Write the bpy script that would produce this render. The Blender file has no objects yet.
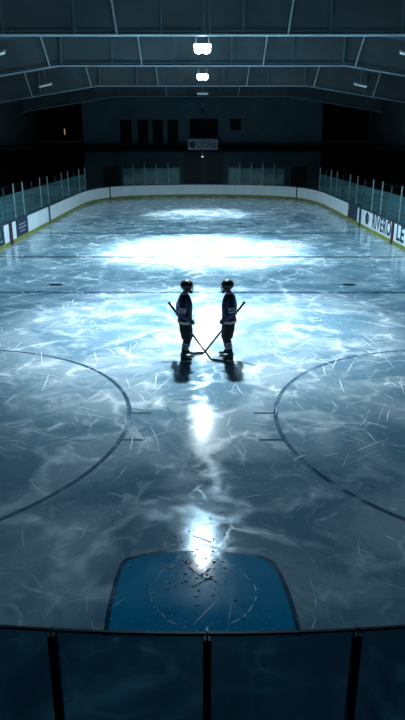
import bpy, bmesh, math, random
from mathutils import Vector, Matrix
R = math.radians
sc = bpy.context.scene
COL = sc.collection

# ---------------------------------------------------------------- camera, world, exposure
cam_d = bpy.data.cameras.new('camera'); cam = bpy.data.objects.new('camera', cam_d); COL.objects.link(cam)
cam.location = (0, 0, 5.1); cam.rotation_euler = (R(90 - 18.9), 0, 0)
cam_d.sensor_fit = 'VERTICAL'; cam_d.sensor_height = 36; cam_d.sensor_width = 20.25; cam_d.lens = 32.05
cam_d.clip_end = 300
sc.camera = cam
sc.view_settings.view_transform = 'Standard'; sc.view_settings.look = 'None'
sc.view_settings.exposure = 0.0; sc.view_settings.gamma = 1.0; sc.view_settings.use_curve_mapping = False
W = bpy.data.worlds.new('world'); sc.world = W; W.use_nodes = True
W.node_tree.nodes['Background'].inputs[0].default_value = (0.10, 0.30, 0.42, 1)
W.node_tree.nodes['Background'].inputs[1].default_value = 0.045

LAMP_COL = (0.84, 0.95, 1.0)
SPOT_W = {20.6: 10000, 31.6: 29000, 48.0: 9500}      # centre line lamps: watts of the beam
SPOT_A = {20.6: 75, 31.6: 74, 48.0: 58}            # full beam angle
SPILL_W = {20.6: 1900, 31.6: 5600, 48.0: 2200}
SPILL_A = {20.6: 168, 31.6: 138, 48.0: 150}
TILT = {20.6: 16, 31.6: 0, 48.0: 0}                 # degrees the beam leans towards the camera end        # spill: added wide blue fill light at each lamp

# ---------------------------------------------------------------- helpers
def tag(o, label=None, cat=None, group=None, kind=None):
    if label: o['label'] = label
    if cat: o['category'] = cat
    if group: o['group'] = group
    if kind: o['kind'] = kind
    return o

def empty(name, loc, rz=0):
    o = bpy.data.objects.new(name, None); COL.objects.link(o)
    o.location = loc; o.rotation_euler = (0, 0, rz); o.empty_display_size = 0.1
    return o

def obj(name, bm, m, parent=None, smooth=False, loc=None):
    me = bpy.data.meshes.new(name)
    bmesh.ops.recalc_face_normals(bm, faces=bm.faces)
    bm.to_mesh(me); bm.free()
    if smooth:
        for p in me.polygons: p.use_smooth = True
    o = bpy.data.objects.new(name, me); COL.objects.link(o)
    if m: me.materials.append(m)
    if parent: o.parent = parent
    if loc: o.location = loc
    return o

def box(bm, x0, x1, y0, y1, z0, z1, bev=0):
    v = [bm.verts.new((x, y, z)) for z in (z0, z1) for y in (y0, y1) for x in (x0, x1)]
    fs = [bm.faces.new([v[i] for i in f]) for f in ((0,2,3,1),(4,5,7,6),(0,1,5,4),(2,6,7,3),(0,4,6,2),(1,3,7,5))]
    if bev:
        es = list({e for f in fs for e in f.edges})
        bmesh.ops.bevel(bm, geom=es, offset=bev, segments=2, affect='EDGES')
    return bm

def nb(): return bmesh.new()
def bx(*a, **k): return box(nb(), *a, **k)

def loft(bm, rings, n=14, ref=Vector((0, 1, 0)), caps=True):
    """rings: (centre, radius along the ref side, radius across)"""
    P = [Vector(r[0]) for r in rings]; L = []
    for i, r in enumerate(rings):
        t = (P[min(i+1, len(P)-1)] - P[max(i-1, 0)])
        if t.length < 1e-6: t = Vector((0, 0, 1))
        t.normalize()
        a = ref - t * ref.dot(t)
        if a.length < 1e-3: a = Vector((1, 0, 0)) - t * t.x
        a.normalize(); b = t.cross(a)
        L.append([bm.verts.new(P[i] + a*math.cos(2*math.pi*k/n)*r[1] + b*math.sin(2*math.pi*k/n)*r[2]) for k in range(n)])
    for i in range(len(L)-1):
        for k in range(n):
            bm.faces.new((L[i][k], L[i][(k+1) % n], L[i+1][(k+1) % n], L[i+1][k]))
    if caps:
        bm.faces.new(list(reversed(L[0]))); bm.faces.new(L[-1])
    return bm

def tube(bm, pts, r, n=8):
    rr = r if isinstance(r, (list, tuple)) else [r]*len(pts)
    return loft(bm, [(p, q, q) for p, q in zip(pts, rr)], n)

def ball(bm, c, rx, ry, rz, u=18, v=12):
    m = Matrix.Translation(Vector(c)) @ Matrix.Diagonal((rx, ry, rz, 1))
    bmesh.ops.create_uvsphere(bm, u_segments=u, v_segments=v, radius=1, matrix=m)
    return bm

def remeshed(name, bm, voxel, m, parent=None, smooth_it=4):
    bmesh.ops.recalc_face_normals(bm, faces=bm.faces)
    me = bpy.data.meshes.new(name); bm.to_mesh(me); bm.free()
    t = bpy.data.objects.new(name, me); COL.objects.link(t)
    md = t.modifiers.new('r', 'REMESH'); md.mode = 'VOXEL'; md.voxel_size = voxel; md.use_smooth_shade = True
    ms = t.modifiers.new('s', 'SMOOTH'); ms.iterations = smooth_it; ms.factor = 0.5
    dg = bpy.context.evaluated_depsgraph_get(); dg.update()
    me2 = bpy.data.meshes.new_from_object(t.evaluated_get(dg))
    bpy.data.objects.remove(t); bpy.data.meshes.remove(me)
    me2.name = name; me2.materials.clear(); me2.materials.append(m)
    for p in me2.polygons: p.use_smooth = True
    o = bpy.data.objects.new(name, me2); COL.objects.link(o)
    if parent: o.parent = parent
    return o

def poly_tex(name, txt, size, m, parent, loc, xdir, up, thick=0.006, bold=0.0, sx=1.0, align='CENTER'):
    cu = bpy.data.curves.new(name, 'FONT'); cu.body = txt; cu.size = size; cu.extrude = thick; cu.offset = bold; cu.space_character = 1.1
    cu.align_x = align; cu.align_y = 'CENTER'
    t = bpy.data.objects.new(name, cu); COL.objects.link(t)
    dg = bpy.context.evaluated_depsgraph_get(); dg.update()
    me = bpy.data.meshes.new_from_object(t.evaluated_get(dg)); bpy.data.objects.remove(t)
    xd = Vector(xdir).normalized(); u = Vector(up).normalized(); nrm = xd.cross(u)
    M = Matrix((xd*sx, u, nrm)).transposed().to_4x4(); M.translation = Vector(loc)
    me.transform(M); me.materials.clear(); me.materials.append(m); me.name = name
    o = bpy.data.objects.new(name, me); COL.objects.link(o)
    if parent: o.parent = parent
    return o

# ---------------------------------------------------------------- materials
def mat(name, col, rough=0.5, metal=0.0, var=0.12, scale=6.0, bump=0.0, spec=0.5, emit=None, es=0):
    m = bpy.data.materials.new(name); m.use_nodes = True; nt = m.node_tree; b = nt.nodes['Principled BSDF']
    tc = nt.nodes.new('ShaderNodeTexCoord'); nz = nt.nodes.new('ShaderNodeTexNoise')
    nz.inputs['Scale'].default_value = scale; nz.inputs['Detail'].default_value = 5
    nt.links.new(tc.outputs['Object'], nz.inputs['Vector'])
    cr = nt.nodes.new('ShaderNodeValToRGB')
    cr.color_ramp.elements[0].position = 0.3; cr.color_ramp.elements[1].position = 0.7
    cr.color_ramp.elements[0].color = tuple(c*(1-var) for c in col) + (1,)
    cr.color_ramp.elements[1].color = tuple(min(1, c*(1+var)) for c in col) + (1,)
    nt.links.new(nz.outputs['Fac'], cr.inputs['Fac']); nt.links.new(cr.outputs['Color'], b.inputs['Base Color'])
    b.inputs['Roughness'].default_value = rough; b.inputs['Metallic'].default_value = metal
    b.inputs['Specular IOR Level'].default_value = spec
    if bump:
        bp = nt.nodes.new('ShaderNodeBump'); bp.inputs['Strength'].default_value = bump; bp.inputs['Distance'].default_value = 0.01
        nt.links.new(nz.outputs['Fac'], bp.inputs['Height']); nt.links.new(bp.outputs['Normal'], b.inputs['Normal'])
    if emit:
        b.inputs['Emission Color'].default_value = emit + (1,); b.inputs['Emission Strength'].default_value = es
    return m

def glass_mat(name, tint, diffuse_col, diffuse_fac, gloss=0.06, rough=0.08):
    m = bpy.data.materials.new(name); m.use_nodes = True; nt = m.node_tree
    for n in list(nt.nodes):
        if n.type != 'OUTPUT_MATERIAL': nt.nodes.remove(n)
    out = [n for n in nt.nodes if n.type == 'OUTPUT_MATERIAL'][0]
    tr = nt.nodes.new('ShaderNodeBsdfTransparent'); tr.inputs[0].default_value = tint + (1,)
    gl = nt.nodes.new('ShaderNodeBsdfGlossy'); gl.inputs['Roughness'].default_value = rough
    df = nt.nodes.new('ShaderNodeBsdfDiffuse'); df.inputs[0].default_value = diffuse_col + (1,)  # uneven diffuse colour mixed into the clear glass
    tc = nt.nodes.new('ShaderNodeTexCoord'); mp = nt.nodes.new('ShaderNodeMapping'); mp.inputs['Scale'].default_value = (1.3, 1.3, .35)
    nz = nt.nodes.new('ShaderNodeTexNoise'); nz.inputs['Scale'].default_value = 2.5; nz.inputs['Detail'].default_value = 6
    nt.links.new(tc.outputs['Object'], mp.inputs[0]); nt.links.new(mp.outputs[0], nz.inputs['Vector'])
    mr = nt.nodes.new('ShaderNodeMapRange'); mr.inputs['From Min'].default_value = .3; mr.inputs['From Max'].default_value = .75
    mr.inputs['To Min'].default_value = diffuse_fac*.6; mr.inputs['To Max'].default_value = diffuse_fac*1.5
    nt.links.new(nz.outputs['Fac'], mr.inputs['Value'])
    m1 = nt.nodes.new('ShaderNodeMixShader'); m2 = nt.nodes.new('ShaderNodeMixShader')
    nt.links.new(mr.outputs[0], m1.inputs[0]); nt.links.new(tr.outputs[0], m1.inputs[1]); nt.links.new(df.outputs[0], m1.inputs[2])
    m2.inputs[0].default_value = gloss
    nt.links.new(m1.outputs[0], m2.inputs[1]); nt.links.new(gl.outputs[0], m2.inputs[2]); nt.links.new(m2.outputs[0], out.inputs[0])
    return m

def frost_group():
    """grey factor 0..1 of how frosted the ice is; world-scale object coordinates"""
    g = bpy.data.node_groups.new('frost', 'ShaderNodeTree')
    g.interface.new_socket('Frost', in_out='OUTPUT', socket_type='NodeSocketFloat')
    g.interface.new_socket('Fine', in_out='OUTPUT', socket_type='NodeSocketFloat')
    N = g.nodes.new; Lk = g.links.new
    go = N('NodeGroupOutput'); tc = N('ShaderNodeTexCoord')
    def noise(scale, detail, rough=.55, dist=0., vec=None, typ=None):
        n = N('ShaderNodeTexNoise'); n.inputs['Scale'].default_value = scale; n.inputs['Detail'].default_value = detail
        n.inputs['Roughness'].default_value = rough; n.inputs['Distortion'].default_value = dist
        if typ: n.noise_type = typ
        Lk(vec or tc.outputs['Object'], n.inputs['Vector']); return n
    def rng(sock, a, b, c=0., d=1.):
        r = N('ShaderNodeMapRange'); r.interpolation_type = 'SMOOTHSTEP'
        for k, v in zip(('From Min', 'From Max', 'To Min', 'To Max'), (a, b, c, d)): r.inputs[k].default_value = v
        Lk(sock, r.inputs['Value']); return r.outputs[0]
    def mth(op, a, b):
        m = N('ShaderNodeMath'); m.operation = op
        for i, s in enumerate((a, b)):
            if isinstance(s, (int, float)): m.inputs[i].default_value = s
            else: Lk(s, m.inputs[i])
        return m.outputs[0]
    cloud = rng(noise(.42, 5, .6, .9).outputs['Fac'], .36, .66)
    # warped cell edges give the curling swept-snow ridges
    wn = noise(.55, 3, .5)
    mx = N('ShaderNodeVectorMath'); mx.operation = 'SCALE'; mx.inputs['Scale'].default_value = 2.6
    Lk(wn.outputs['Color'], mx.inputs[0])
    ad = N('ShaderNodeVectorMath'); ad.operation = 'ADD'; Lk(tc.outputs['Object'], ad.inputs[0]); Lk(mx.outputs[0], ad.inputs[1])
    def cells(scale, w):
        v = N('ShaderNodeTexVoronoi'); v.feature = 'DISTANCE_TO_EDGE'; v.inputs['Scale'].default_value = scale
        Lk(ad.outputs[0], v.inputs['Vector'])
        return rng(v.outputs['Distance'], 0., w, 1., 0.)
    c1 = mth('MULTIPLY', cells(.62, .12), rng(noise(.8, 4, .6, 0.6).outputs['Fac'], .4, .62))
    c2 = mth('MULTIPLY', cells(1.4, .10), rng(noise(1.1, 4, .6, 1.).outputs['Fac'], .46, .66))
    # hair scratches in two directions
    sc_ = []
    for rot, s in ((.5, 7.), (-.8, 6.), (1.7, 5.)):
        mp = N('ShaderNodeMapping'); mp.inputs['Rotation'].default_value = (0, 0, rot); mp.inputs['Scale'].default_value = (1, .06, 1)
        Lk(ad.outputs[0], mp.inputs[0])
        sc_.append(rng(noise(s, 3, .6, .3, mp.outputs[0]).outputs['Fac'], .60, .72))
    fine = mth('ADD', mth('ADD', sc_[0], sc_[1]), sc_[2])
    tot = mth('ADD', mth('MULTIPLY', cloud, .34), mth('ADD', mth('MULTIPLY', c1, .48), mth('MULTIPLY', c2, .42)))
    tot = mth('ADD', tot, mth('MULTIPLY', fine, .12))
    cl = N('ShaderNodeClamp'); Lk(tot, cl.inputs[0])
    Lk(cl.outputs[0], go.inputs[0]); Lk(fine, go.inputs[1])
    return g
FROST = frost_group()

def ice_mat(name, dark, light, r0=.11, r1=.42, amount=1.0, wear=None):
    m = bpy.data.materials.new(name); m.use_nodes = True; nt = m.node_tree; b = nt.nodes['Principled BSDF']
    g = nt.nodes.new('ShaderNodeGroup'); g.node_tree = FROST
    mr = nt.nodes.new('ShaderNodeMath'); mr.operation = 'MULTIPLY'; mr.inputs[1].default_value = amount
    nt.links.new(g.outputs[0], mr.inputs[0])
    mx = nt.nodes.new('ShaderNodeMix'); mx.data_type = 'RGBA'
    mx.inputs[6].default_value = dark + (1,); mx.inputs[7].default_value = light + (1,)
    nt.links.new(mr.outputs[0], mx.inputs[0]); nt.links.new(mx.outputs[2], b.inputs['Base Color'])
    rr = nt.nodes.new('ShaderNodeMapRange'); rr.inputs['To Min'].default_value = r0; rr.inputs['To Max'].default_value = r1
    nt.links.new(g.outputs[0], rr.inputs['Value']); nt.links.new(rr.outputs[0], b.inputs['Roughness'])
    b.inputs['IOR'].default_value = 1.31
    bp = nt.nodes.new('ShaderNodeBump'); bp.inputs['Strength'].default_value = .25; bp.inputs['Distance'].default_value = .004
    nt.links.new(g.outputs[0], bp.inputs['Height']); nt.links.new(bp.outputs['Normal'], b.inputs['Normal'])
    return m

M = dict(
    ice=ice_mat('ice', (.15, .28, .37), (.80, .91, .97), r0=.07, r1=.38),
    ice_line=ice_mat('ice_line', (.04, .09, .15), (.32, .50, .62), amount=.8),
    ice_thin=ice_mat('ice_thin', (.07, .15, .21), (.35, .55, .66), amount=.8),
    ice_dot=ice_mat('ice_dot', (.012, .025, .04), (.03, .06, .09), amount=.6),
    crease=ice_mat('crease', (.002, .25, .48), (.03, .48, .72), r0=.07, r1=.16, amount=.45),
    crease_edge=ice_mat('crease_edge', (.01, .05, .10), (.06, .16, .26), amount=.8),
    snow=mat('snow', (.75, .90, 1.0), .6, var=.08),
    crumb=mat('crumb', (.004, .012, .025), .9, spec=.05),
    board=mat('board', (.80, .86, .88), .32, var=.07, scale=1.2, bump=.1),
    kick=mat('kick', (.24, .24, .045), .45, var=.3, scale=2.5),
    cap=mat('cap', (.012, .035, .055), .5),
    navy_panel=mat('navy_panel', (.012, .022, .055), .45),
    green=mat('green', (.03, .20, .06), .5),
    seam=mat('seam', (.01, .025, .04), .5),
    red=mat('red', (.05, .003, .012), .5),
    ink=mat('ink', (.012, .02, .045), .5),
    pale_ink=mat('pale_ink', (.25, .30, .36), .5),
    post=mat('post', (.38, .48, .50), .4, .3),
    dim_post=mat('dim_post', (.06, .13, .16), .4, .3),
    black=mat('black', (.004, .005, .007), .45),
    dark_rail=mat('dark_rail', (.008, .022, .035), .35),
    clip=mat('clip', (.30, .42, .48), .3, .7),
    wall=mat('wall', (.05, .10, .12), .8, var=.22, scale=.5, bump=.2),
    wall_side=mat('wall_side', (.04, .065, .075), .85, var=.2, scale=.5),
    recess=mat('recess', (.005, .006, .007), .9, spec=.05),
    ledge=mat('ledge', (.007, .005, .004), .9, spec=.05),
    rail=mat('rail', (.07, .08, .08), .6),
    door=mat('door', (.008, .018, .025), .55),
    pane=mat('pane', (.003, .006, .009), .7, spec=.1),
    frame=mat('frame', (.05, .09, .10), .6),
    pane_grey=mat('pane_grey', (.04, .075, .085), .4),
    floor=mat('floor', (.02, .03, .035), .8),
    roof=mat('roof', (.07, .12, .14), .8, var=.15, scale=.6),
    web=mat('web', (.075, .105, .115), .65, var=.28, scale=.45),
    flange=mat('flange', (.30, .44, .50), .5, var=.1, scale=1.5),
    stiff=mat('stiff', (.075, .135, .16), .55),
    brace=mat('brace', (.40, .52, .56), .5),
    sign=mat('sign', (.30, .36, .40), .6, var=.15),
    housing=mat('housing', (.30, .36, .38), .4, .6),
    bulb=mat('bulb', (.9, .95, 1.), .3, emit=(.80, .94, 1.0), es=30),
    dim_bulb=mat('dim_bulb', (.7, .8, .85), .4, emit=(.55, .80, .9), es=.22),
    small_bulb=mat('small_bulb', (.8, .9, .9), .4, emit=(.75, .95, 1.), es=.8),
    warm_bulb=mat('warm_bulb', (.8, .6, .4), .4, emit=(1., .62, .35), es=.35),
    side_glass=glass_mat('side_glass', (.62, .82, .84), (.20, .40, .43), .11),
    near_glass=glass_mat('near_glass', (.30, .47, .54), (.11, .23, .26), .13, gloss=.02, rough=.15),
    skin=mat('skin', (.24, .12, .085), .55, var=.08, scale=20),
    eye=mat('eye', (.5, .5, .48), .2),
    hair=mat('hair', (.02, .013, .01), .7),
    jersey=mat('jersey', (.011, .019, .078), .8, var=.2, scale=9, bump=.3),
    trim_cloth=mat('trim_cloth', (.75, .72, .78), .85),
    hem_cloth=mat('hem_cloth', (.5, .46, .34), .85),
    emblem=mat('emblem', (.10, .035, .02), .8),
    pants=mat('pants', (.006, .009, .018), .8, var=.3, scale=12, bump=.4),
    sock=mat('sock', (.010, .014, .028), .9),
    helmet=mat('helmet', (.007, .010, .018), .42),
    wire=mat('wire', (.03, .04, .05), .3, .8),
    glove=mat('glove', (.008, .012, .025), .6, bump=.3),
    boot=mat('boot', (.005, .006, .009), .35),
    holder=mat('holder', (.92, .95, .97), .4),
    steel=mat('steel', (.5, .55, .6), .2, 1.0),
    stick=mat('stick', (.008, .009, .012), .4),
    tape=mat('tape', (.012, .013, .016), .9, bump=.4),
)

# ---------------------------------------------------------------- ice and ground
def smooth_path(pts, n=10):
    out = []
    P = [Vector((p[0], p[1], 0)) for p in pts]
    P = [2*P[0]-P[1]] + P + [2*P[-1]-P[-2]]
    for i in range(1, len(P)-2):
        a, b, c, d = P[i-1:i+3]
        for k in range(n):
            t = k/n
            out.append(.5*((2*b) + (c-a)*t + (2*a-5*b+4*c-d)*t*t + (-a+3*b-3*c+d)*t**3))
    out.append(P[-2]); return out
HW = 9.88
half = [(-HW, 12), (-HW, 20), (-HW, 30), (-HW, 42), (-HW, 50), (-9.82, 54), (-9.35, 57.6), (-8.2, 60.4), (-6.2, 62.2), (-3.2, 63.2), (0, 63.55)]
loop = smooth_path(half + [(-x, y) for x, y in reversed(half[:-1])], 12)
S = [0.]
for a, b in zip(loop, loop[1:]): S.append(S[-1] + (b-a).length)
TOT = S[-1]
def at_s(s):
    s = max(0, min(TOT, s))
    for i in range(len(S)-1):
        if s <= S[i+1]:
            t = (s-S[i])/(S[i+1]-S[i]); p = loop[i].lerp(loop[i+1], t); break
    d = (loop[i+1]-loop[i]).normalized()
    return p, d, Vector((d.y, -d.x, 0))           # inward normal (towards the ice)
def sL(y): return y - 12                           # arc position on the straight left side
def sR(y): return TOT - (y - 12)

bm = nb()
near = [(9.88, 12), (9.7, 9), (8.6, 6.2), (6.4, 4.4), (3.5, 3.75), (0, 3.5), (-3.5, 3.75), (-6.4, 4.4), (-8.6, 6.2), (-9.7, 9)]
bm.faces.new([bm.verts.new((p.x, p.y, 0)) for p in loop] + [bm.verts.new((x, y, 0)) for x, y in near])
r = bmesh.ops.extrude_face_region(bm, geom=list(bm.faces))
bmesh.ops.translate(bm, verts=[v for v in r['geom'] if isinstance(v, bmesh.types.BMVert)], vec=(0, 0, -.05))
tag(obj('floor', bm, M['ice']), kind='structure')
tag(obj('floor', bx(-17.3, 17.3, -2, 70.5, -.25, -.051), M['floor']), kind='structure')

def strip(bm, pts, w, z):
    P = [Vector(p) for p in pts]; prev = None
    for i, p in enumerate(P):
        t = (P[min(i+1, len(P)-1)] - P[max(i-1, 0)]).normalized(); n = Vector((-t.y, t.x))
        ww = w[i] if isinstance(w, list) else w
        a = bm.verts.new((p.x+n.x*ww/2, p.y+n.y*ww/2, z)); b = bm.verts.new((p.x-n.x*ww/2, p.y-n.y*ww/2, z))
        if prev: bm.faces.new((prev[0], prev[1], b, a))
        prev = (a, b)
    return bm
def up(o):
    for p in o.data.polygons:
        if p.normal.z < 0: p.flip()
    return o

for y, w, m, l in ((22.3, .28, 'ice_line', 'thin dark line across the ice just behind the two players'),
                (29.6, .26, 'ice_dot', 'thin dark line across the ice through the brightest pool of light'),
                (37.7, .30, 'ice_dot', 'faint line across the ice farthest up the rink, beyond the brightest pool of light')):
    tag(up(obj('ice_line', strip(nb(), [(-9.8, y), (9.8, y)], w, .002), M[m])), l, 'ice marking', 'painted lines across the ice')
for s, side in ((-1, 'left'), (1, 'right')):
    c = empty('faceoff_circle', (s*5.92, 11.2, 0))
    tag(c, f'large dark painted faceoff circle on the {side} half of the ice', 'ice marking', 'faceoff circles')
    up(obj('circle_line', strip(nb(), [(4.5*math.cos(a*math.pi/60), 4.5*math.sin(a*math.pi/60)) for a in range(121)], .085, .002), M['ice_line'], c))
    for y in (.45, -.75):
        x = -s*4.42 if y > 0 else -s*4.38
        up(obj('hash_mark', strip(nb(), [(x, y), (x - s*.50, y)], .07, .003), M['ice_line'], c))
    tag(up(obj('faceoff_spot', strip(nb(), [(s*5.48-.26, 23.6), (s*5.48-.13, 23.6), (s*5.48+.13, 23.6), (s*5.48+.26, 23.6)], [.16, .36, .36, .16], .002), M['ice_dot'])),
        f'small dark painted spot on the ice near the {side} boards, behind the players', 'ice marking', 'faceoff spots')

# goal crease
cr = [(-1.06, 5.62), (-1.07, 6.2), (-1.02, 6.86), (-.87, 7.02), (-.52, 7.13), (0, 7.2), (.4, 7.14), (.80, 7.0), (.94, 6.76), (1.03, 6.2), (1.06, 5.62)]
crs = [(p.x, p.y) for p in smooth_path(cr, 5)]
c = empty('goal_crease', (0, 0, 0)); tag(c, 'blue painted goal crease on the ice in front of the near glass', 'ice marking')
bm = nb(); bm.faces.new([bm.verts.new((x, y, .0022)) for x, y in crs]); up(obj('crease_paint', bm, M['crease'], c))
up(obj('crease_border', strip(nb(), crs, .055, .0035), M['crease_edge'], c))

# skate scratches, snow flecks and rubber crumbs
random.seed(11)
def arc(cx, cy, r, a0, a1, n=14): return [(cx+r*math.cos(R(a0+(a1-a0)*i/n)), cy+r*math.sin(R(a0+(a1-a0)*i/n))) for i in range(n+1)]
def taper(n, w): return [max(.002, w*math.sin(math.pi*(i+.35)/(n+.7))) for i in range(n+1)]
bm = nb()
for i in range(430):
    y = 6.2 + 24*random.random()**1.5; x = random.uniform(-1, 1)*min(9, y*.42+1)
    if y < 10 and random.random() < .55: continue
    rr = random.choice((1.2, 2.5, 4, 7)); a = random.uniform(0, 360); span = random.uniform(.12, .8)/rr*57.3*(.6+y/30)
    p0 = (x - rr*math.cos(R(a)), y - rr*math.sin(R(a)))
    w = random.uniform(.004, .013)*(.5+y/14)
    strip(bm, arc(p0[0], p0[1], rr, a, a+span, 10), taper(10, w), .004 + i*1e-6)
for s in (-1, 1):                                    # bold bright cuts inside and below the two circles
    for k in range(34):
        x = s*random.uniform(.7, 5.0); y = random.uniform(9.5, 17.5); a = random.uniform(20, 70)*s*random.choice((1, 1, -.5)) + 90
        L_ = random.uniform(.3, 1.3); d = Vector((math.cos(R(a-45*s)), math.sin(R(a-45*s))))
        pts = [(x+d.x*L_*t/8, y+d.y*L_*t/8 + .04*math.sin(t*.35)) for t in range(9)]
        strip(bm, pts, taper(8, random.uniform(.012, .026)), .0052 + k*1e-6)
for (r_, a0, a1, w) in ((1.55, 20, 70, .014), (1.55, 100, 150, .012), (1.35, -30, 12, .016), (1.35, 168, 205, .010), (.62, 100, 260, .012), (.62, -60, 60, .012), (1.0, 60, 118, .012)):
    a = a0
    while a < a1:
        st = random.uniform(3, 15); 
        strip(bm, arc(random.uniform(-.02, .02), 6.35, r_, a, a+st, 8), taper(8, w*random.uniform(.5, 1.1)), .0058)
        a += st + random.uniform(1, 9)
tag(up(obj('skate_scratches', bm, M['snow'])), 'white skate cuts and scratches scored all over the ice', 'scratches', kind='stuff')
bm = nb()
for i in range(620):
    y = 5.7 + 13*random.random()**1.7; x = random.gauss(0, .35*y*.5); q = random.uniform(.004, .014)*(.4+y/12)
    if abs(x) > 9: continue
    a = random.uniform(0, 6.28); v = [bm.verts.new((x+q*math.cos(a+k*1.57)*(1.6 if k % 2 else .7), y+q*math.sin(a+k*1.57), .007)) for k in range(4)]
    t = bm.verts.new((x, y, .007+q*.6))
    for k in range(4): bm.faces.new((v[k], v[(k+1) % 4], t))
tag(obj('snow_flecks', bm, M['snow']), 'tiny white flecks of shaved snow strewn over the near ice', 'snow', kind='stuff')
bm = nb()
for i in range(125):
    x = random.gauss(-.03, .2); y = 6.75 + random.gauss(0, .42)
    if y < 5.8: continue
    q = random.uniform(.005, .016); a = random.uniform(0, 6.28)
    v = [bm.verts.new((x+q*math.cos(a+k*1.57)*(1.8 if k % 2 else .6), y+q*math.sin(a+k*1.57), .006)) for k in range(4)]
    t = bm.verts.new((x, y, .006+q*.5))
    for k in range(4): bm.faces.new((v[k], v[(k+1) % 4], t))
for p in (((-.13, 7.49), (.0, 7.42), (.13, 7.33)), ((-.28, 6.96), (-.16, 6.86)), ((-.18, 6.8), (-.03, 6.64)), ((-.05, 6.62), (.1, 6.78)), ((-.13, 6.42), (.12, 6.62)), ((-.02, 6.6), (.15, 6.56)), ((.13, 7.36), (.16, 7.44))):
    strip(bm, p, [.010] + [.024]*(len(p)-2) + [.014], .0065)
tag(obj('dark_crumbs', bm, M['crumb']), 'dark chips and gouges scattered over the ice around the crease top', 'debris', kind='stuff')

# ---------------------------------------------------------------- boards
def band(bm, s0, s1, off0, off1, z0, z1, n=None):
    n = n or max(1, int((s1-s0)/.6)); prev = None
    for i in range(n+1):
        p, d, nn = at_s(s0+(s1-s0)*i/n)
        q = [bm.verts.new((p + nn*o).to_tuple()[:2] + (z,)) for o, z in ((off0, z0), (off1, z0), (off1, z1), (off0, z1))]
        if prev:
            for k in range(4): bm.faces.new((prev[k], prev[(k+1) % 4], q[(k+1) % 4], q[k]))
        else: bm.faces.new(q)
        prev = q
    bm.faces.new(list(reversed(prev)))
    return bm
GR = 'dasher boards around the rink'
def board(s0, s1, m, label, kick=True):
    p, d, n = at_s((s0+s1)/2); t = empty('dasher_board', (0, 0, 0)); tag(t, label, 'rink board', GR)
    obj('panel', band(nb(), s0, s1, -.12, 0, 0, 1.10), M[m], t)
    obj('kick_plate', band(nb(), s0, s1, 0, .025, 0, .20), M['kick'], t)
    obj('cap_rail', band(nb(), s0, s1, -.16, .03, 1.10, 1.16), M['cap'], t)
    return t
b_nl = board(0, sL(29.6), 'board', 'plain white board nearest the camera on the left side, at the frame edge')
b_gr = board(sL(29.6), sL(32.25), 'navy_panel', 'dark board with a green emblem on the far left edge of the view')
board(sL(32.25), sL(33.1), 'board', 'narrow white board left of the dark red upright on the left side')
board(sL(33.6), sL(34.4), 'board', 'narrow white board between the dark red upright and the navy panel')
b_nv = board(sL(34.4), sL(36.85), 'navy_panel', 'navy advertising board with faint pale writing on the left side')
board(sL(36.85), sL(42.0), 'board', 'white board right of the navy advertising board on the left side')
SC = [s for s in (S[k] for k in range(len(S))) if True]
def s_at_x(x):
    for i, p in enumerate(loop):
        if p.y > 55 and p.x > x: return S[i]
sa = s_at_x(-8.5); sb = s_at_x(8.5)
board(sL(42.3), sa, 'board', 'white board running from the left seam into the far left corner')
board(sa+.12, sb-.12, 'board', 'long white end board across the far end of the rink')
board(sb, sR(44.3), 'board', 'white board curving round the far right corner up to the gate')
b_gate = board(sR(44.25), sR(41.75), 'navy_panel', 'dark navy gate in the right side boards')
board(sR(41.7), sR(41.1), 'board', 'narrow white board between the navy gate and the lettered board')
b_r1 = board(sR(40.65), sR(33.85), 'board', 'white advertising board on the right reading RIVERO with a round dark emblem')
b_r2 = board(sR(33.45), sR(29.5), 'board', 'white advertising board reading LE at the right frame edge')
board(sR(29.5), TOT, 'board', 'plain white board nearest the camera on the right side, at the frame edge')
for s0, s1, m, l in ((sL(33.1), sL(33.6), 'red', 'dark red upright between two narrow white boards on the left'),
                     (sL(42.0), sL(42.3), 'seam', 'dark upright seam post in the left boards'),
                     (sa, sa+.12, 'seam', 'dark seam post at the far left corner of the boards'),
                     (sb-.12, sb, 'seam', 'dark seam post at the far right corner of the boards'),
                     (sR(44.3), sR(44.25), 'seam', 'thin dark seam post beyond the navy gate'),
                     (sR(41.1), sR(40.65), 'seam', 'dark upright between the navy gate and the RIVERO board'),
                     (sR(33.85), sR(33.45), 'red', 'dark red upright between the RIVERO and LE boards')):
    tag(obj('board_upright', band(nb(), s0, s1, -.12, .04, 0, 1.17, 1), M[m]), l, 'board post', 'uprights between the boards')
# writing on the boards
xr = HW - .004
poly_tex('lettering', 'RIVERO', 1.1, M['ink'], b_r1, (xr, 35.95, .66), (0, -1, 0), (0, 0, 1), bold=.028, sx=.98)
poly_tex('lettering', 'LE', 1.1, M['ink'], b_r2, (xr, 32.35, .66), (0, -1, 0), (0, 0, 1), bold=.028, sx=1.15)
bm = nb()
for k in range(28):
    a0 = k*2*math.pi/28; a1 = (k+1)*2*math.pi/28
    p = [(xr, 39.15, .68)] + [(xr, 39.15+.42*math.cos(a), .68+.36*math.sin(a)) for a in (a0, a1)]
    bm.faces.new([bm.verts.new(q) for q in p])
r = bmesh.ops.extrude_face_region(bm, geom=list(bm.faces)); bmesh.ops.translate(bm, verts=[v for v in r['geom'] if isinstance(v, bmesh.types.BMVert)], vec=(-.008, 0, 0))
em = obj('round_emblem', bm, M['ink'], b_r1)
bm = nb()
for dz, w in ((.14, .16), (0, .24), (-.14, .14)): box(bm, xr-.014, xr-.008, 39.15-w, 39.15+w*.5, .68+dz-.02, .68+dz+.02)
obj('emblem_stripe', bm, M['pale_ink'], em)
xl = -HW + .004
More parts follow.
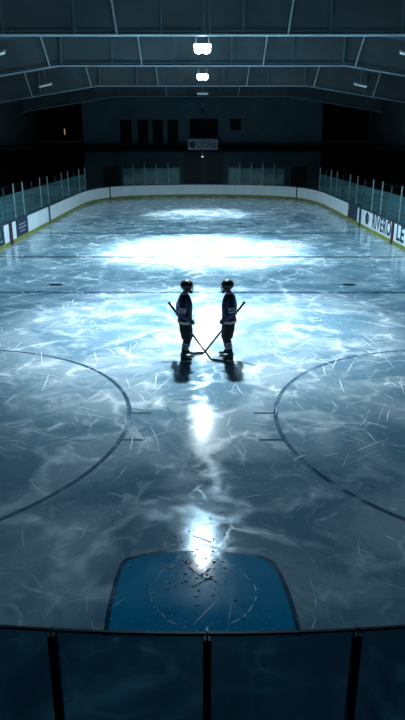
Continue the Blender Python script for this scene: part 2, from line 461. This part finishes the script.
for dz, w, t in ((.18, .7, 0), (.0, .85, .1), (-.18, .55, 0)):
    obj('pale_writing', bx(xl, xl+.008, 35.65-w+t, 35.65+w*.9, .62+dz-.035, .62+dz+.035), M['pale_ink'], b_nv)
bm = nb(); ball(bm, (xl, 31.1, .78), .012, .62, .24, 20, 10); obj('green_emblem', bm, M['green'], b_gr)
obj('pale_writing', bx(xl, xl+.008, 30.2, 31.9, .36, .43), M['pale_ink'], b_gr)
obj('gate_latch', bx(HW-.05, HW, 43.9, 44.05, .75, .95, bev=.005), M['clip'], b_gate)
obj('gate_seam', bx(HW-.012, HW, 42.95, 42.99, .25, 1.09), M['seam'], b_gate)

# ---------------------------------------------------------------- glass and posts on the boards
side_name = {-1: 'left', 1: 'right'}
ORD = 'first second third fourth fifth sixth seventh eighth ninth tenth eleventh twelfth thirteenth fourteenth fifteenth sixteenth'.split()
def glass_run(ss, gh, ph, side, glabel, plabel, bright, ggroup, pgroup, far=False):
    def order(i, n):
        if far: return ORD[i] + ' from the left'
        return ORD[i if side < 0 else n-1-i] + ' from the camera end'
    for i in range(len(ss)-1):
        s0, s1 = ss[i]+.06, ss[i+1]-.06
        t = obj('rink_glass', band(nb(), s0, s1, -.09, -.07, 1.16, 1.16+gh), M['side_glass'])
        tag(t, f'{glabel}, {order(i, len(ss)-1)}', 'glass panel', ggroup)
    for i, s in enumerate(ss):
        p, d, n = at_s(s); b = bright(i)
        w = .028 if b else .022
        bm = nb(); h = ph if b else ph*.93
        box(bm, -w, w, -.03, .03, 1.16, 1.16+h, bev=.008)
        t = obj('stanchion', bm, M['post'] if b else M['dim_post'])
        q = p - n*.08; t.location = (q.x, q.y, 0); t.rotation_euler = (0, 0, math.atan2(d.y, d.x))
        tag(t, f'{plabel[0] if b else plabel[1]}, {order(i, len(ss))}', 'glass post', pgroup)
for sgn, f in ((-1, sL), (1, sR)):
    sn = side_name[sgn]
    ys = [26, 28, 29.7, 31.4, 33.0, 34.8, 36.6, 38.6, 40.6, 42.6, 44.8, 47, 49.2, 51.5, 53.5, 55.4]
    ss = [f(y) for y in ys]; ss = sorted(ss)
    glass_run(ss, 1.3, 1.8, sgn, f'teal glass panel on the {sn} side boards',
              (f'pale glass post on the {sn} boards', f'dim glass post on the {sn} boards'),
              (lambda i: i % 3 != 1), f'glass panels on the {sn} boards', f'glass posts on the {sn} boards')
    a = s_at_x(-7.4) if sgn < 0 else s_at_x(2.2); b = s_at_x(-2.2) if sgn < 0 else s_at_x(7.4)
    ss = [a+(b-a)*i/5 for i in range(6)]
    glass_run(ss, 1.5, 1.95, sgn, f'far end glass panel {sn} of the centre door',
              (f'pale far end post {sn} of the centre door', f'dim far end post {sn} of the centre door'),
              (lambda i: 0 < i < 5), f'far end glass panels {sn} of the door', f'far end glass posts {sn} of the door', far=True)

# ---------------------------------------------------------------- near glass in front of the camera
RN = 14.0
def near_pt(x): return 3.34 + x*x/(2*RN)
xs = [-2.96, -1.96, -.98, .03, 1.01, 1.99, 2.97]
places = ['far left', 'second from the left', 'left of the centre post', 'right of the centre post', 'second from the right', 'far right']
tag(obj('dasher_board', bx(-3.1, 3.1, 3.22, 3.33, -.05, .955), M['board']),
    'low near end board hidden under the glass nearest the camera', 'rink board')
def sill(bm, xa, xb, z0, z1, th, n=6, dy=0):
    prev = None
    for i in range(n+1):
        x = xa+(xb-xa)*i/n; y = near_pt(x)+dy
        q = [bm.verts.new(v) for v in ((x, y-th, z0), (x, y+th, z0), (x, y+th, z1), (x, y-th, z1))]
        if prev:
            for k in range(4): bm.faces.new((prev[k], prev[(k+1) % 4], q[(k+1) % 4], q[k]))
        else: bm.faces.new(q)
        prev = q
    bm.faces.new(list(reversed(prev))); return bm
for i in range(6):
    t = empty('rink_glass', ((xs[i]+xs[i+1])/2, near_pt((xs[i]+xs[i+1])/2), 0))
    inv = Vector(t.location)
    tag(t, f'tall dark-tinted glass pane at the bottom of the view, {places[i]}', 'glass panel', 'glass panes nearest the camera')
    def loc(bm):
        bmesh.ops.translate(bm, verts=bm.verts, vec=-inv); return bm
    obj('pane', loc(sill(nb(), xs[i]+.02, xs[i+1]-.02, 1.03, 2.075, .006)), M['near_glass'], t)
    obj('top_edge', loc(sill(nb(), xs[i]+.008, xs[i+1]-.008, 2.082, 2.10, .010)), M['dark_rail'], t)
pl = ['outermost on the left', 'in the left third', 'in the left half', 'in the centre of the view', 'in the right half', 'in the right third', 'outermost on the right']
for i, x in enumerate(xs):
    t = empty('stanchion', (x, near_pt(x), 0)); tag(t, f'thick black post of the nearest glass, {pl[i]}', 'glass post', 'black posts nearest the camera')
    obj('post', bx(-.027, .027, -.035, .035, 1.02, 2.06, bev=.006), M['black'], t)
    obj('glass_clip', bx(-.007, .007, -.02, .02, 2.06, 2.125, bev=.002), M['clip'], t)
tag(obj('ledge', sill(nb(), -3.1, 3.1, .96, 1.03, .09, 12), M['cap']), 'dark ledge under the nearest glass panes', 'ledge')

# ---------------------------------------------------------------- building shell
tag(obj('wall_far', bx(-11.6, 11.6, 66, 66.3, -.05, 10.75), M['wall']), kind='structure')
for s, n in ((-1, 'left'), (1, 'right')):
    a, b = sorted((s*11.6, s*17.3))
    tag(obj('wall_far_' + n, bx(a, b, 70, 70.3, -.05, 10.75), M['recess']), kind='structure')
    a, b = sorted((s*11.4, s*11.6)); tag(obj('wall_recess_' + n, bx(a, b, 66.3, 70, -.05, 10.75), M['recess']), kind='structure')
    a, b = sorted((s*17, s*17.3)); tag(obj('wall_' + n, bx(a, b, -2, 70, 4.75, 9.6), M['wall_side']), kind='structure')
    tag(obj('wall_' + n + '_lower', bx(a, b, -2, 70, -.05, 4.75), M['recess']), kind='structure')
    a, b = sorted((s*11.7, s*16.95))
    t = tag(obj('balcony_rail', bx(a, b, 66.0, 66.12, 4.86, 5.10, bev=.02), M['rail']), f'pale balcony parapet in the dark recess at the far {n}', 'balcony rail', 'balcony parapets')
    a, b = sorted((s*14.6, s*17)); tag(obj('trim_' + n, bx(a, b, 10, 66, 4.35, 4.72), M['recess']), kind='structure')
    # tiers of dark stands behind the side glass
    t = empty('bleachers', (s*12.2, 25, 0)); tag(t, f'black unlit tiered stand behind the {n} side glass', 'bleachers', 'side stands')
    for k in range(4):
        a, b = sorted((s*k*.85, s*(k*.85+.85)))
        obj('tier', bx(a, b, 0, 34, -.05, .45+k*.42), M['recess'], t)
        a, b = sorted((s*(k*.85+.1), s*(k*.85+.45)))
        obj('bench', bx(a, b, .3, 33.7, .45+k*.42, .52+k*.42), M['door'], t)
tag(obj('trim_1', bx(-16.95, 16.95, 64.9, 65.98, 4.10, 4.70), M['ledge']), kind='structure')

def prof(x): return 9.0 - max(0, abs(x) - 8.0)*.155
bm = nb(); prev = None
for x in (-17.3, -8, 8, 17.3):
    z = prof(x)+1.75; q = [bm.verts.new(v) for v in ((x, -2, z), (x, 70.3, z), (x, 70.3, z+.2), (x, -2, z+.2))]
    if prev:
        for k in range(4): bm.faces.new((prev[k], prev[(k+1) % 4], q[(k+1) % 4], q[k]))
    else: bm.faces.new(q)
    prev = q
bm.faces.new(list(reversed(prev)))
tag(obj('ceiling', bm, M['roof']), kind='structure')

# windows and doors of the far wall
def window(n, x0, x1, z0, z1, m='pane', mull=0):
    t = empty(f'window_{n}', ((x0+x1)/2, 66, z0)); tag(t, kind='structure')
    w = (x1-x0)/2; h = z1-z0
    obj('pane', bx(-w+.06, w-.06, -.02, -.005, .06, h-.06), M[m], t)
    bm = nb(); f = .06
    box(bm, -w, -w+f, -.07, -.001, 0, h); box(bm, w-f, w, -.07, -.001, 0, h); box(bm, -w+f, w-f, -.07, -.001, 0, f); box(bm, -w+f, w-f, -.07, -.001, h-f, h)
    for k in range(mull): xm = -w + (k+1)*2*w/(mull+1); box(bm, xm-.03, xm+.03, -.06, -.021, f, h-f)
    obj('window_frame', bm, M['frame'], t)
for n, (a, b) in enumerate(((-8.05, -6.8), (-6.35, -5.2), (-4.9, -3.75), (-3.45, -2.3))): window(n+1, a, b, 4.75, 7.05)
window(5, -1.3, 1.56, 5.35, 7.15, mull=0)
window(6, 2.62, 3.78, 5.97, 7.15)
window(7, 3.88, 5.3, 5.97, 7.15, 'pane_grey', mull=1)
t = empty('door_1', (.06, 66, 0)); tag(t, kind='structure')
for s in (-1, 1):
    obj('door_leaf', bx(min(s*.02, s*1.78), max(s*.02, s*1.78), -.06, -.01, 0, 4.05), M['door'], t)
    obj('door_handle', bx(s*.12-.02, s*.12+.02, -.12, -.06, 1.0, 1.4, bev=.01), M['frame'], t)
bm = nb(); box(bm, -1.92, -1.78, -.1, -.001, 0, 4.09); box(bm, 1.78, 1.92, -.1, -.001, 0, 4.09); obj('door_frame', bm, M['door'], t)
for k, x in ((2, -8.97), (3, 9.55)):
    t = empty(f'door_{k}', (x, 66, 0)); tag(t, kind='structure')
    obj('door_leaf', bx(-.78, .78, -.1, -.01, 0, 2.7), M['black'], t)
    obj('door_handle', bx(.55, .62, -.15, -.1, 1.0, 1.2, bev=.01), M['frame'], t)
    l = empty('wall_lamp', (x+.05, 65.9, 2.95)); tag(l, 'tiny dim lamp above the black door at the far ' + ('left' if k == 2 else 'right') + ' corner', 'lamp', 'tiny lamps above the corner doors')
    obj('lamp_base', bx(-.06, .06, -.02, .1, -.05, .05, bev=.01), M['housing'], l); bm = nb(); ball(bm, (0, -.04, 0), .04, .04, .09); obj('bulb', bm, M['pane_grey'], l, True)
t = empty('wall_lamp', (.0, 64.82, 3.62)); tag(t, 'tiny lit lamp under the sign above the centre door', 'lamp')
obj('bulb', ball(nb(), (0, 0, 0), .12, .08, .06), M['small_bulb'], t, True); obj('bracket', bx(-.03, .03, -.02, .05, .04, .50), M['housing'], t)
t = empty('wall_lamp', (-14.15, 69.85, 5.95)); tag(t, 'small warm lamp glowing in the dark recess at the far left', 'lamp')
obj('bulb', ball(nb(), (0, 0, 0), .06, .05, .32), M['warm_bulb'], t, True); obj('lamp_base', bx(-.05, .05, .03, .15, -.1, .1), M['housing'], t)
# sign over the centre door
t = empty('wall_sign', (.04, 64.8, 4.25)); tag(t, 'grey sign reading LIONS with a round emblem above the centre door', 'sign')
obj('sign_board', bx(-1.42, 1.42, 0, .1, 0, .98, bev=.01), M['sign'], t)
bm = nb(); loft(bm, [((-1.0, -.012, .49), .33, .33), ((-1.0, -.001, .49), .33, .33)], 24, Vector((1, 0, 0))); obj('round_emblem', bm, M['ink'], t)
poly_tex('lettering', 'LIONS', .66, M['ink'], t, (.38, -.004, .42), (1, 0, 0), (0, 0, 1), bold=.02, sx=.95)
obj('writing_line', bx(-.5, 1.2, -.01, -.001, .76, .82), M['ink'], t)
t = empty('wall_camera', (-.02, 65.85, 7.75)); tag(t, 'small dark device high on the far wall above the centre window', 'wall device')
obj('device_body', bx(-.16, .16, -.15, .15, -.28, .28, bev=.03), M['black'], t); obj('lens', ball(nb(), (0, -.17, -.08), .06, .04, .06), M['frame'], t, True)

# ---------------------------------------------------------------- roof girders
def sweep_x(bm, y0, y1, zlo, zhi):
    prev = None
    for x in (-17.0, -12.5, -8.0, -4, 0, 4, 8.0, 12.5, 17.0):
        z = prof(x); q = [bm.verts.new(v) for v in ((x, y0, z+zlo), (x, y1, z+zlo), (x, y1, z+zhi), (x, y0, z+zhi))]
        if prev:
            for k in range(4): bm.faces.new((prev[k], prev[(k+1) % 4], q[(k+1) % 4], q[k]))
        else: bm.faces.new(q)
        prev = q
    bm.faces.new(list(reversed(prev))); return bm
for Y, lab in ((17.0, 'steel roof girder nearest overhead, above the upper frame edge'), (28.0, 'nearest visible steel roof girder across the top of the view'), (39.0, 'steel roof girder right behind the nearer hanging lamp'),
               (53.0, 'steel roof girder right behind the farther hanging lamp'), (65.0, 'farthest roof girder against the far wall')):
    t = empty('roof_girder', (0, Y, 0)); tag(t, lab, 'girder', 'roof girders')
    obj('web', sweep_x(nb(), -.02, .02, .03, 1.745), M['web'], t)
    obj('bottom_flange', sweep_x(nb(), -.17, .17, 0, .05), M['flange'], t)
    if Y < 60: obj('pipe', sweep_x(nb(), -.12, -.05, .13, .19), M['stiff'], t)
    for x in (-12.4, -7.8, -5.0, -1.6, .05, .30, 1.6, 5.0, 7.8, 12.4):
        z = prof(x); obj('stiffener', bx(x-.05, x+.05, -.15, -.02, z+.05, z+1.72), M['stiff'], t)
    for x in ((-13.0, -8.45, -3.35, 3.35, 8.45, 13.0) if Y < 60 else (-3.35, 3.35)):
        z = prof(x); sx = -.18 if x < 0 else .18
        obj('brace', tube(nb(), [(x, -.17, z+.03), (x+sx*(1 if abs(x) < 5 else 2.0), -.5, z+1.70 - abs(sx)*.2)], .045, 6), M['brace'], t)

# ---------------------------------------------------------------- lamps
def ceiling_lamp(Y, z, label):
    t = empty('hanging_lamp', (0, Y, z)); tag(t, label, 'lamp', 'bright lamps along the centre of the roof')
    obj('housing', bx(-.42, .42, -.16, .16, .02, .16, bev=.03), M['housing'], t)
    for s in (-1, 1):
        obj('bulb', ball(nb(), (s*.17, 0, -.06), .20, .15, .17), M['bulb'], t, True)
        obj('hanger', tube(nb(), [(s*.30, 0, .15), (s*.22, 0, 10.74-z)], .018, 6), M['black'], t)
    L = bpy.data.lights.new('beam', 'SPOT'); L.energy = SPOT_W[Y]; L.color = LAMP_COL; L.spot_size = R(SPOT_A[Y]); L.spot_blend = .85; L.shadow_soft_size = .24
    o = bpy.data.objects.new('beam', L); COL.objects.link(o); o.parent = t; o.location = (0, 0, -.32); o.rotation_euler = (-R(TILT[Y]), 0, 0)
    L = bpy.data.lights.new('web_fill', 'POINT'); L.energy = 650; L.color = LAMP_COL; L.shadow_soft_size = .12  # added point light just off the lamp, brightening the girder webs
    o = bpy.data.objects.new('web_fill', L); COL.objects.link(o); o.parent = t; o.location = (0, -.42, .02)
    L = bpy.data.lights.new('spill', 'SPOT'); L.spot_size = R(SPILL_A[Y]); L.spot_blend = .35; L.energy = SPILL_W[Y]; L.color = (.40, .72, .95) if Y < 25 else (.50, .80, .95); L.shadow_soft_size = .2  # extra wide fill under the lamp for boards and ice
    o = bpy.data.objects.new('spill', L); COL.objects.link(o); o.parent = t; o.location = (0, -.1, -.34)
ceiling_lamp(20.6, 9.5, 'bright twin lamp overhead just behind the players, its beam lighting them')
ceiling_lamp(31.6, 9.0, 'nearer of the two bright hanging lamps at the top centre')
ceiling_lamp(48.0, 9.25, 'farther and smaller of the two bright hanging lamps at the top centre')
for x, Y, z in ((-9.3, 31.6, 8.75), (9.3, 31.6, 8.75), (-10.85, 48, 8.72), (10.9, 48, 8.72), (0, 57, 8.75)):
    l = 'far dim lamp on the centre line beyond the bright ones' if x == 0 else ('nearer' if Y < 40 else 'farther') + ' dim roof lamp on the ' + ('left' if x < 0 else 'right') + ' side'
    t = empty('dim_lamp', (x, Y, z)); tag(t, l, 'lamp', 'dim roof lamps')
    sl = .22 if x < 0 else -.22
    if x == 0: sl = 0
    o = obj('housing', bx(-.5, .5, -.16, .16, 0, .1, bev=.02), M['housing'], t); o.rotation_euler = (0, -sl, 0)
    o = obj('diffuser', bx(-.44, .44, -.13, .13, -.07, 0, bev=.02), M['dim_bulb'], t); o.rotation_euler = (0, -sl, 0)
    obj('hanger', tube(nb(), [(0, 0, .08), (0, 0, prof(x)+1.74-z)], .018, 6), M['housing'], t)

# ---------------------------------------------------------------- hockey players
def V3(*a): return Vector(a)
def finger_wrap(bm, axis_p, d, start, r, along, a0, a1, rad, n=6):
    """chain of finger joints curling round an axis through axis_p with direction d; start = direction of angle zero"""
    u = (start - d*start.dot(d)).normalized(); w = d.cross(u); pts = []
    for i in range(n):
        a = R(a0+(a1-a0)*i/(n-1)); pts.append(axis_p + d*along + (u*math.cos(a)+w*math.sin(a))*r)
    tube(bm, pts, [rad*(1-.12*i/n) for i in range(n)], 8)
    ball(bm, pts[-1], rad*.9, rad*.9, rad*.9, 8, 6)
    ball(bm, pts[0], rad*1.05, rad*1.05, rad*1.05, 8, 6)

def glove(parent, wrist, grip, d, palm_dir, r, sgn):
    """padded hockey glove: wrist -> palm beside the grip axis, four fingers round it, thumb from the side"""
    d = d.normalized(); bm = nb()
    u = (palm_dir - d*palm_dir.dot(d)).normalized()
    pc = grip + u*(r+.012)
    loft(bm, [(wrist, .042, .038), (wrist.lerp(pc, .5), .047, .036), (pc, .052, .032), (pc + (pc-wrist).normalized()*.02, .046, .028)], 12, d)
    for k, (al, q) in enumerate(((-.042, .0135), (-.014, .0145), (.014, .0142), (.042, .012))):
        finger_wrap(bm, grip, d, u, r+.013, al, 0, sgn*(230 if k != 3 else 205), q)
    finger_wrap(bm, grip, d, u, r+.014, -.062, -10*sgn, -sgn*140, .0155, 5)
    g = remeshed('glove', bm, .0075, M['glove'], parent, 3)
    bm = nb(); ax = (wrist-pc).normalized()
    loft(bm, [(wrist - ax*.012, .050, .046), (wrist + ax*.03, .056, .052), (wrist + ax*.075, .060, .055)], 14, d)
    obj('glove_cuff', bm, M['jersey'], g, True)
    bm = nb(); loft(bm, [(wrist + ax*.066, .062, .057), (wrist + ax*.080, .062, .057)], 14, d); obj('cuff_trim', bm, M['hem_cloth'], g, True)
    return g

def player(name_label, origin, rz, s, stick_pts, emblem=False, lean=0.0):
    """built facing +x; s=-1 mirrors y. The side nearest the camera is -y*s in local space"""
    t = empty('person', origin, rz); tag(t, name_label, 'person', 'hockey players facing each other')
    def Y(y): return y*s
    inv = (Matrix.Translation(Vector(origin)) @ Matrix.Rotation(rz, 4, 'Z')).inverted()
    A, B = inv @ Vector(stick_pts[0]), inv @ Vector(stick_pts[1])
    d = (B-A).normalized()
    # --- joints (near = camera side)
    footN, footF = V3(-.01, Y(-.24), 0), V3(.05, Y(.24), 0)
    hipN, hipF = V3(-.02, Y(-.12), .98), V3(-.01, Y(.12), .98)
    kneeN, kneeF = V3(.025, Y(-.20), .56), V3(.07, Y(.19), .56)
    ankN, ankF = footN+V3(-.045, 0, .17), footF+V3(-.045, 0, .17)
    shN, shF = V3(-.035, Y(-.20), 1.55), V3(-.035, Y(.20), 1.55)
    elN, wrN = V3(-.07, Y(-.275), 1.24), V3(.105, Y(-.235), 1.075)
    gripN = V3(.175, Y(-.20), 1.01)
    k = (1.00 - A.z)/(B.z-A.z); gripF = A.lerp(B, k)
    elF = shF.lerp(gripF, .5) + V3(-.06, Y(.05), .02); wrF = gripF + (elF-gripF).normalized()*.085
    # --- body: one continuous mesh with head, face, neck, limbs
    bm = nb()
    loft(bm, [(V3(-.01, 0, .90), .15, .105), (V3(-.01, 0, 1.0), .165, .12), (V3(0, 0, 1.12), .145, .105), (V3(.005, 0, 1.28), .165, .12), (V3(-.01, 0, 1.45), .185, .125), (V3(-.02, 0, 1.56), .165, .10), (V3(-.015, 0, 1.62), .08, .075)], 20)
    loft(bm, [(V3(-.015, 0, 1.58), .070, .075), (V3(.01, 0, 1.72), .064, .068)], 14)
    hc = V3(.05, 0, 1.812)
    ball(bm, hc + V3(-.012, 0, .022), .098, .078, .108, 20, 14)
    loft(bm, [(hc+V3(.02, 0, .03), .068, .078), (hc+V3(.028, 0, -.03), .063, .073), (hc+V3(.036, 0, -.085), .047, .054), (hc+V3(.042, 0, -.112), .03, .034)], 16)
    loft(bm, [(hc+V3(.088, 0, .012), .008, .008), (hc+V3(.108, 0, -.022), .014, .013), (hc+V3(.098, 0, -.034), .016, .009)], 8)   # nose
    for q in (-1, 1):
        ball(bm, hc+V3(.0, q*.079, -.012), .020, .010, .030, 10, 8)                    # ear
        ball(bm, hc+V3(.072, q*.03, .024), .018, .028, .009, 10, 8)                    # brow
    ball(bm, hc+V3(.088, 0, -.060), .010, .026, .0065, 10, 8); ball(bm, hc+V3(.085, 0, -.072), .010, .022, .007, 10, 8)   # lips
    for a, b_, c_ in ((hipN, kneeN, ankN), (hipF, kneeF, ankF)):
        loft(bm, [(a+V3(0, 0, .04), .095, .10), (a.lerp(b_, .35), .088, .092), (a.lerp(b_, .85), .062, .066), (b_, .058, .062), (b_.lerp(c_, .3), .057, .062), (b_.lerp(c_, .8), .040, .043), (c_, .036, .042), (c_+V3(.0, 0, -.08), .036, .05)], 14)
        loft(bm, [(c_+V3(-.03, 0, -.06), .034, .03), (c_+V3(.05, 0, -.065), .04, .032), (c_+V3(.14, 0, -.075), .042, .02)], 12)
    for a, b_, c_, g_ in ((shN, elN, wrN, gripN), (shF, elF, wrF, gripF)):
        loft(bm, [(a+(V3(0, 0, 1.52)-a)*.4, .06, .06), (a, .062, .062), (a.lerp(b_, .5), .050, .050), (b_, .040, .040), (b_.lerp(c_, .35), .042, .042), (c_, .028, .030)], 12)
        ball(bm, c_.lerp(g_, .25), .032, .032, .032, 10, 8)
    remeshed('body', bm, .0085, M['skin'], t, 3)
    for q in (-1, 1):
        obj('eye', ball(nb(), hc+V3(.079, q*.031, .008), .011, .013, .009, 12, 8), M['eye'], t, True)
    bm = nb(); ball(bm, hc+V3(-.035, 0, .01), .088, .084, .098, 18, 12); obj('hair', bm, M['hair'], t, True)
    # --- jersey: torso and both sleeves in one skin
    bm = nb()
    loft(bm, [(V3(-.01, 0, .985), .245, .178), (V3(-.01, 0, 1.06), .235, .172), (V3(.0, 0, 1.2), .225, .165), (V3(.0, 0, 1.36), .235, .172), (V3(-.01, 0, 1.48), .225, .165), (V3(-.02, 0, 1.59), .175, .135), (V3(-.015, 0, 1.66), .095, .09)], 24)
    for a, b_, c_ in ((shN, elN, wrN), (shF, elF, wrF)):
        loft(bm, [(a+(V3(-.02, 0, 1.48)-a)*.5, .10, .10), (a+V3(0, 0, -.01), .092, .098), (a.lerp(b_, .35), .080, .088), (a.lerp(b_, .8), .072, .080), (b_, .070, .075), (b_.lerp(c_, .4), .064, .068), (b_.lerp(c_, .88), .056, .058)], 16)
    j = remeshed('jersey', bm, .012, M['jersey'], t, 5)
    bm = nb(); loft(bm, [(V3(-.01, 0, .955), .248, .182), (V3(-.01, 0, .99), .256, .189), (V3(-.01, 0, 1.035), .254, .188)], 28); obj('hem_band', bm, M['hem_cloth'], j, True)
    bm = nb(); loft(bm, [(V3(-.018, 0, 1.645), .105, .102), (V3(-.012, 0, 1.685), .080, .084)], 20); obj('collar', bm, M['trim_cloth'], j, True)
    for a, b_ in ((shN, elN), (shF, elF)):
        for f in (.66, .80, .94):
            p0, p1 = a.lerp(b_, f-.030), a.lerp(b_, f+.030); q = .080 if f < .7 else .077 if f < .9 else .076
            obj('sleeve_stripe', loft(nb(), [(p0, q, q+.008), (p1, q, q+.008)], 18), M['trim_cloth'], j, True)
    if emblem:
        obj('chest_emblem', loft(nb(), [(V3(.154, 0, 1.40), .06, .014), (V3(.160, 0, 1.34), .075, .014), (V3(.157, 0, 1.26), .03, .014)], 14), M['emblem'], j, True)
    # --- pants
    bm = nb()
    loft(bm, [(V3(-.01, 0, .88), .19, .135), (V3(-.01, 0, .98), .205, .155), (V3(0, 0, 1.08), .19, .145)], 20)
    for a, b_ in ((hipN, kneeN), (hipF, kneeF)):
        loft(bm, [(a+V3(0, 0, .03), .115, .140), (a.lerp(b_, .4), .118, .140), (a.lerp(b_, .75), .108, .125), (a.lerp(b_, .93), .098, .108)], 16)
    remeshed('pants', bm, .012, M['pants'], t, 4)
    # --- socks with shin pads, skates
    for b_, c_, f_ in ((kneeN, ankN, footN), (kneeF, ankF, footF)):
        bm = nb(); loft(bm, [(b_+V3(0, 0, .06), .085, .088), (b_+V3(.012, 0, 0), .082, .094), (b_.lerp(c_, .35), .074, .084), (b_.lerp(c_, .75), .058, .066), (c_+V3(0, 0, .02), .054, .058)], 18)
        so = obj('sock', bm, M['sock'], t, True)
        for f in (.22, .36, .50):
            p0, p1 = b_.lerp(c_, f-.018), b_.lerp(c_, f+.018); q = .0785 - .016*(f-.2)/.4
            obj('sock_stripe', loft(nb(), [(p0, q+.004, q+.014), (p1, q+.002, q+.012)], 18), M['trim_cloth'], so, True)
        bm = nb(); z = f_
        loft(bm, [(z+V3(-.055, 0, .255), .050, .062), (z+V3(-.05, 0, .18), .048, .066), (z+V3(-.03, 0, .12), .047, .085), (z+V3(-.01, 0, .075), .044, .105)], 16, V3(0, 1, 0))
        loft(bm, [(z+V3(-.11, 0, .10), .036, .034), (z+V3(-.02, 0, .105), .045, .04), (z+V3(.08, 0, .10), .047, .034), (z+V3(.14, 0, .092), .043, .027), (z+V3(.175, 0, .088), .025, .018)], 14, V3(0, 1, 0))
        sk = remeshed('skate', bm, .009, M['boot'], t, 3)
        bm = nb(); box(bm, f_.x-.115, f_.x-.035, f_.y-.018, f_.y+.018, .030, .082, bev=.006); box(bm, f_.x+.05, f_.x+.14, f_.y-.018, f_.y+.018, .030, .080, bev=.006)
        box(bm, f_.x-.13, f_.x+.165, f_.y-.009, f_.y+.009, .022, .042, bev=.003); obj('blade_holder', bm, M['holder'], sk)
        bm = nb(); pr = [(-.15, .022), (-.145, .008), (-.11, .0), (.12, .0), (.165, .010), (.18, .024)]
        for yy in (-.003, .003): bm.faces.new([bm.verts.new((f_.x+x, f_.y+yy, zz)) for x, zz in (pr if yy < 0 else pr[::-1])])
        bmesh.ops.bridge_loops(bm, edges=list(bm.edges)); obj('skate_blade', bm, M['steel'], sk)
        obj('lace_panel', bx(f_.x+.0, f_.x+.075, f_.y-.014, f_.y+.014, .130, .146, bev=.004), M['trim_cloth'], sk)
    # --- helmet and cage
    bm = nb()
    ball(bm, hc+V3(-.015, 0, .052), .140, .109, .120, 26, 18)
    geom = [v for v in bm.verts if v.co.z < hc.z+.012 and v.co.x > hc.x+.03]
    bmesh.ops.delete(bm, geom=geom, context='VERTS'); bmesh.ops.delete(bm, geom=[v for v in bm.verts if v.co.z < hc.z-.095], context='VERTS')
    h = obj('helmet', bm, M['helmet'], t, True); sm = h.modifiers.new('s', 'SOLIDIFY'); sm.thickness = .012; sm.offset = 1
    obj('helmet_brim', loft(nb(), [(hc+V3(.085, -.085, .036), .012, .010), (hc+V3(.118, -.04, .040), .012, .010), (hc+V3(.126, 0, .041), .012, .010), (hc+V3(.118, .04, .040), .012, .010), (hc+V3(.085, .085, .036), .012, .010)], 8, V3(0, 0, 1)), M['helmet'], h, True)
    for q in (-1, 1):
        obj('ear_guard', ball(nb(), hc+V3(-.005, q*.094, -.035), .045, .014, .062, 14, 10), M['helmet'], h, True)
        obj('vent_highlight', bx(hc.x-.02, hc.x+.05, hc.y+q*.074-.012, hc.y+q*.074+.012, hc.z+.128, hc.z+.146, bev=.004), M['holder'], h)  # vent blocks coloured white for the helmet's shiny highlight
    bm = nb()
    for zz, rr in ((.02, .128), (-.015, .135), (-.05, .134), (-.085, .124), (-.115, .105)):
        tube(bm, [hc+V3(.012+rr*math.cos(a), .105*math.sin(a), zz) for a in [R(-80+i*16) for i in range(11)]], .0042, 6)
    for a in (-60, -36, -12, 12, 36, 60):
        a = R(a); tube(bm, [hc+V3(.012+rr*math.cos(a), .105*math.sin(a), zz) for zz, rr in ((.04, .125), (-.015, .135), (-.05, .134), (-.085, .124), (-.12, .10))], .0042, 6)
    obj('face_cage', bm, M['wire'], h, True)
    obj('chin_cup', ball(nb(), hc+V3(.088, 0, -.118),   .045, .052, .034, 14, 10), M['black'], h, True)
    # --- gloves
    glove(t, wrF, gripF, d, V3(-.6, Y(.6), .5), .018, s)
    glove(t, wrN, gripN, V3(.35, Y(.15), -.9), V3(-.6, Y(-.8), .2), .022, -s)
    return t

def hockey_stick(label, A, B, tip, side):
    A, B, tip = Vector(A), Vector(B), Vector(tip); d = (B-A).normalized()
    t = empty('hockey_stick', (B.x, B.y, 0)); tag(t, label, 'hockey stick', 'crossed hockey sticks'); o = Vector((B.x, B.y, 0))
    a, b = A-o, B-o; ti = tip-o
    obj('shaft', loft(nb(), [(a, .018, .025), (b-d*.02, .018, .025)], 8), M['stick'], t)
    obj('grip_tape', loft(nb(), [(a-d*.012, .030, .034), (a+d*.03, .030, .034), (a+d*.05, .024, .030), (a+d*.30, .023, .029)], 10), M['tape'], t, True)
    hz = .04
    pts = []
    for i in range(9):
        f = i/8; p = b.lerp(ti, f); n = Vector((-(ti-b).y, (ti-b).x, 0)).normalized()
        p = p + n*side*.03*math.sin(f*math.pi*.6); p.z = hz + .006*f
        pts.append((p, .012, .040 + .004*math.sin(f*3)*(1) - (.012 if i == 8 else 0)))
    st = [(b-d*.06, .014, .020), (b-d*.01+Vector((0, 0, .006)), .012, .028)] + [pts[0]][:0]
    bm = nb(); loft(bm, st + pts[1:], 12, (Vector((-(ti-b).y, (ti-b).x, 0))).normalized())
    for v in bm.verts: v.co.z = max(v.co.z, .004)
    bl = obj('blade', bm, M['stick'], t, True)
    return t

stL = ((-.837, 15.55, 1.283), (.22, 14.80, .035), (.54, 14.62, .03))
stR = ((1.038, 15.42, 1.326), (.03, 15.32, .035), (-.22, 15.22, .03))
player('person in dark navy hockey kit and caged helmet standing on the left, facing right', (-.41, 14.92, 0), 0, 1, stL)
player('person in dark navy hockey kit and caged helmet standing on the right, facing left', (.63, 14.97, 0), math.pi, -1, stR, emblem=True)
hockey_stick('black hockey stick held by the left player, its blade by the right player', *stL, 1)
hockey_stick('black hockey stick held by the right player, its blade between the two players', *stR, -1)
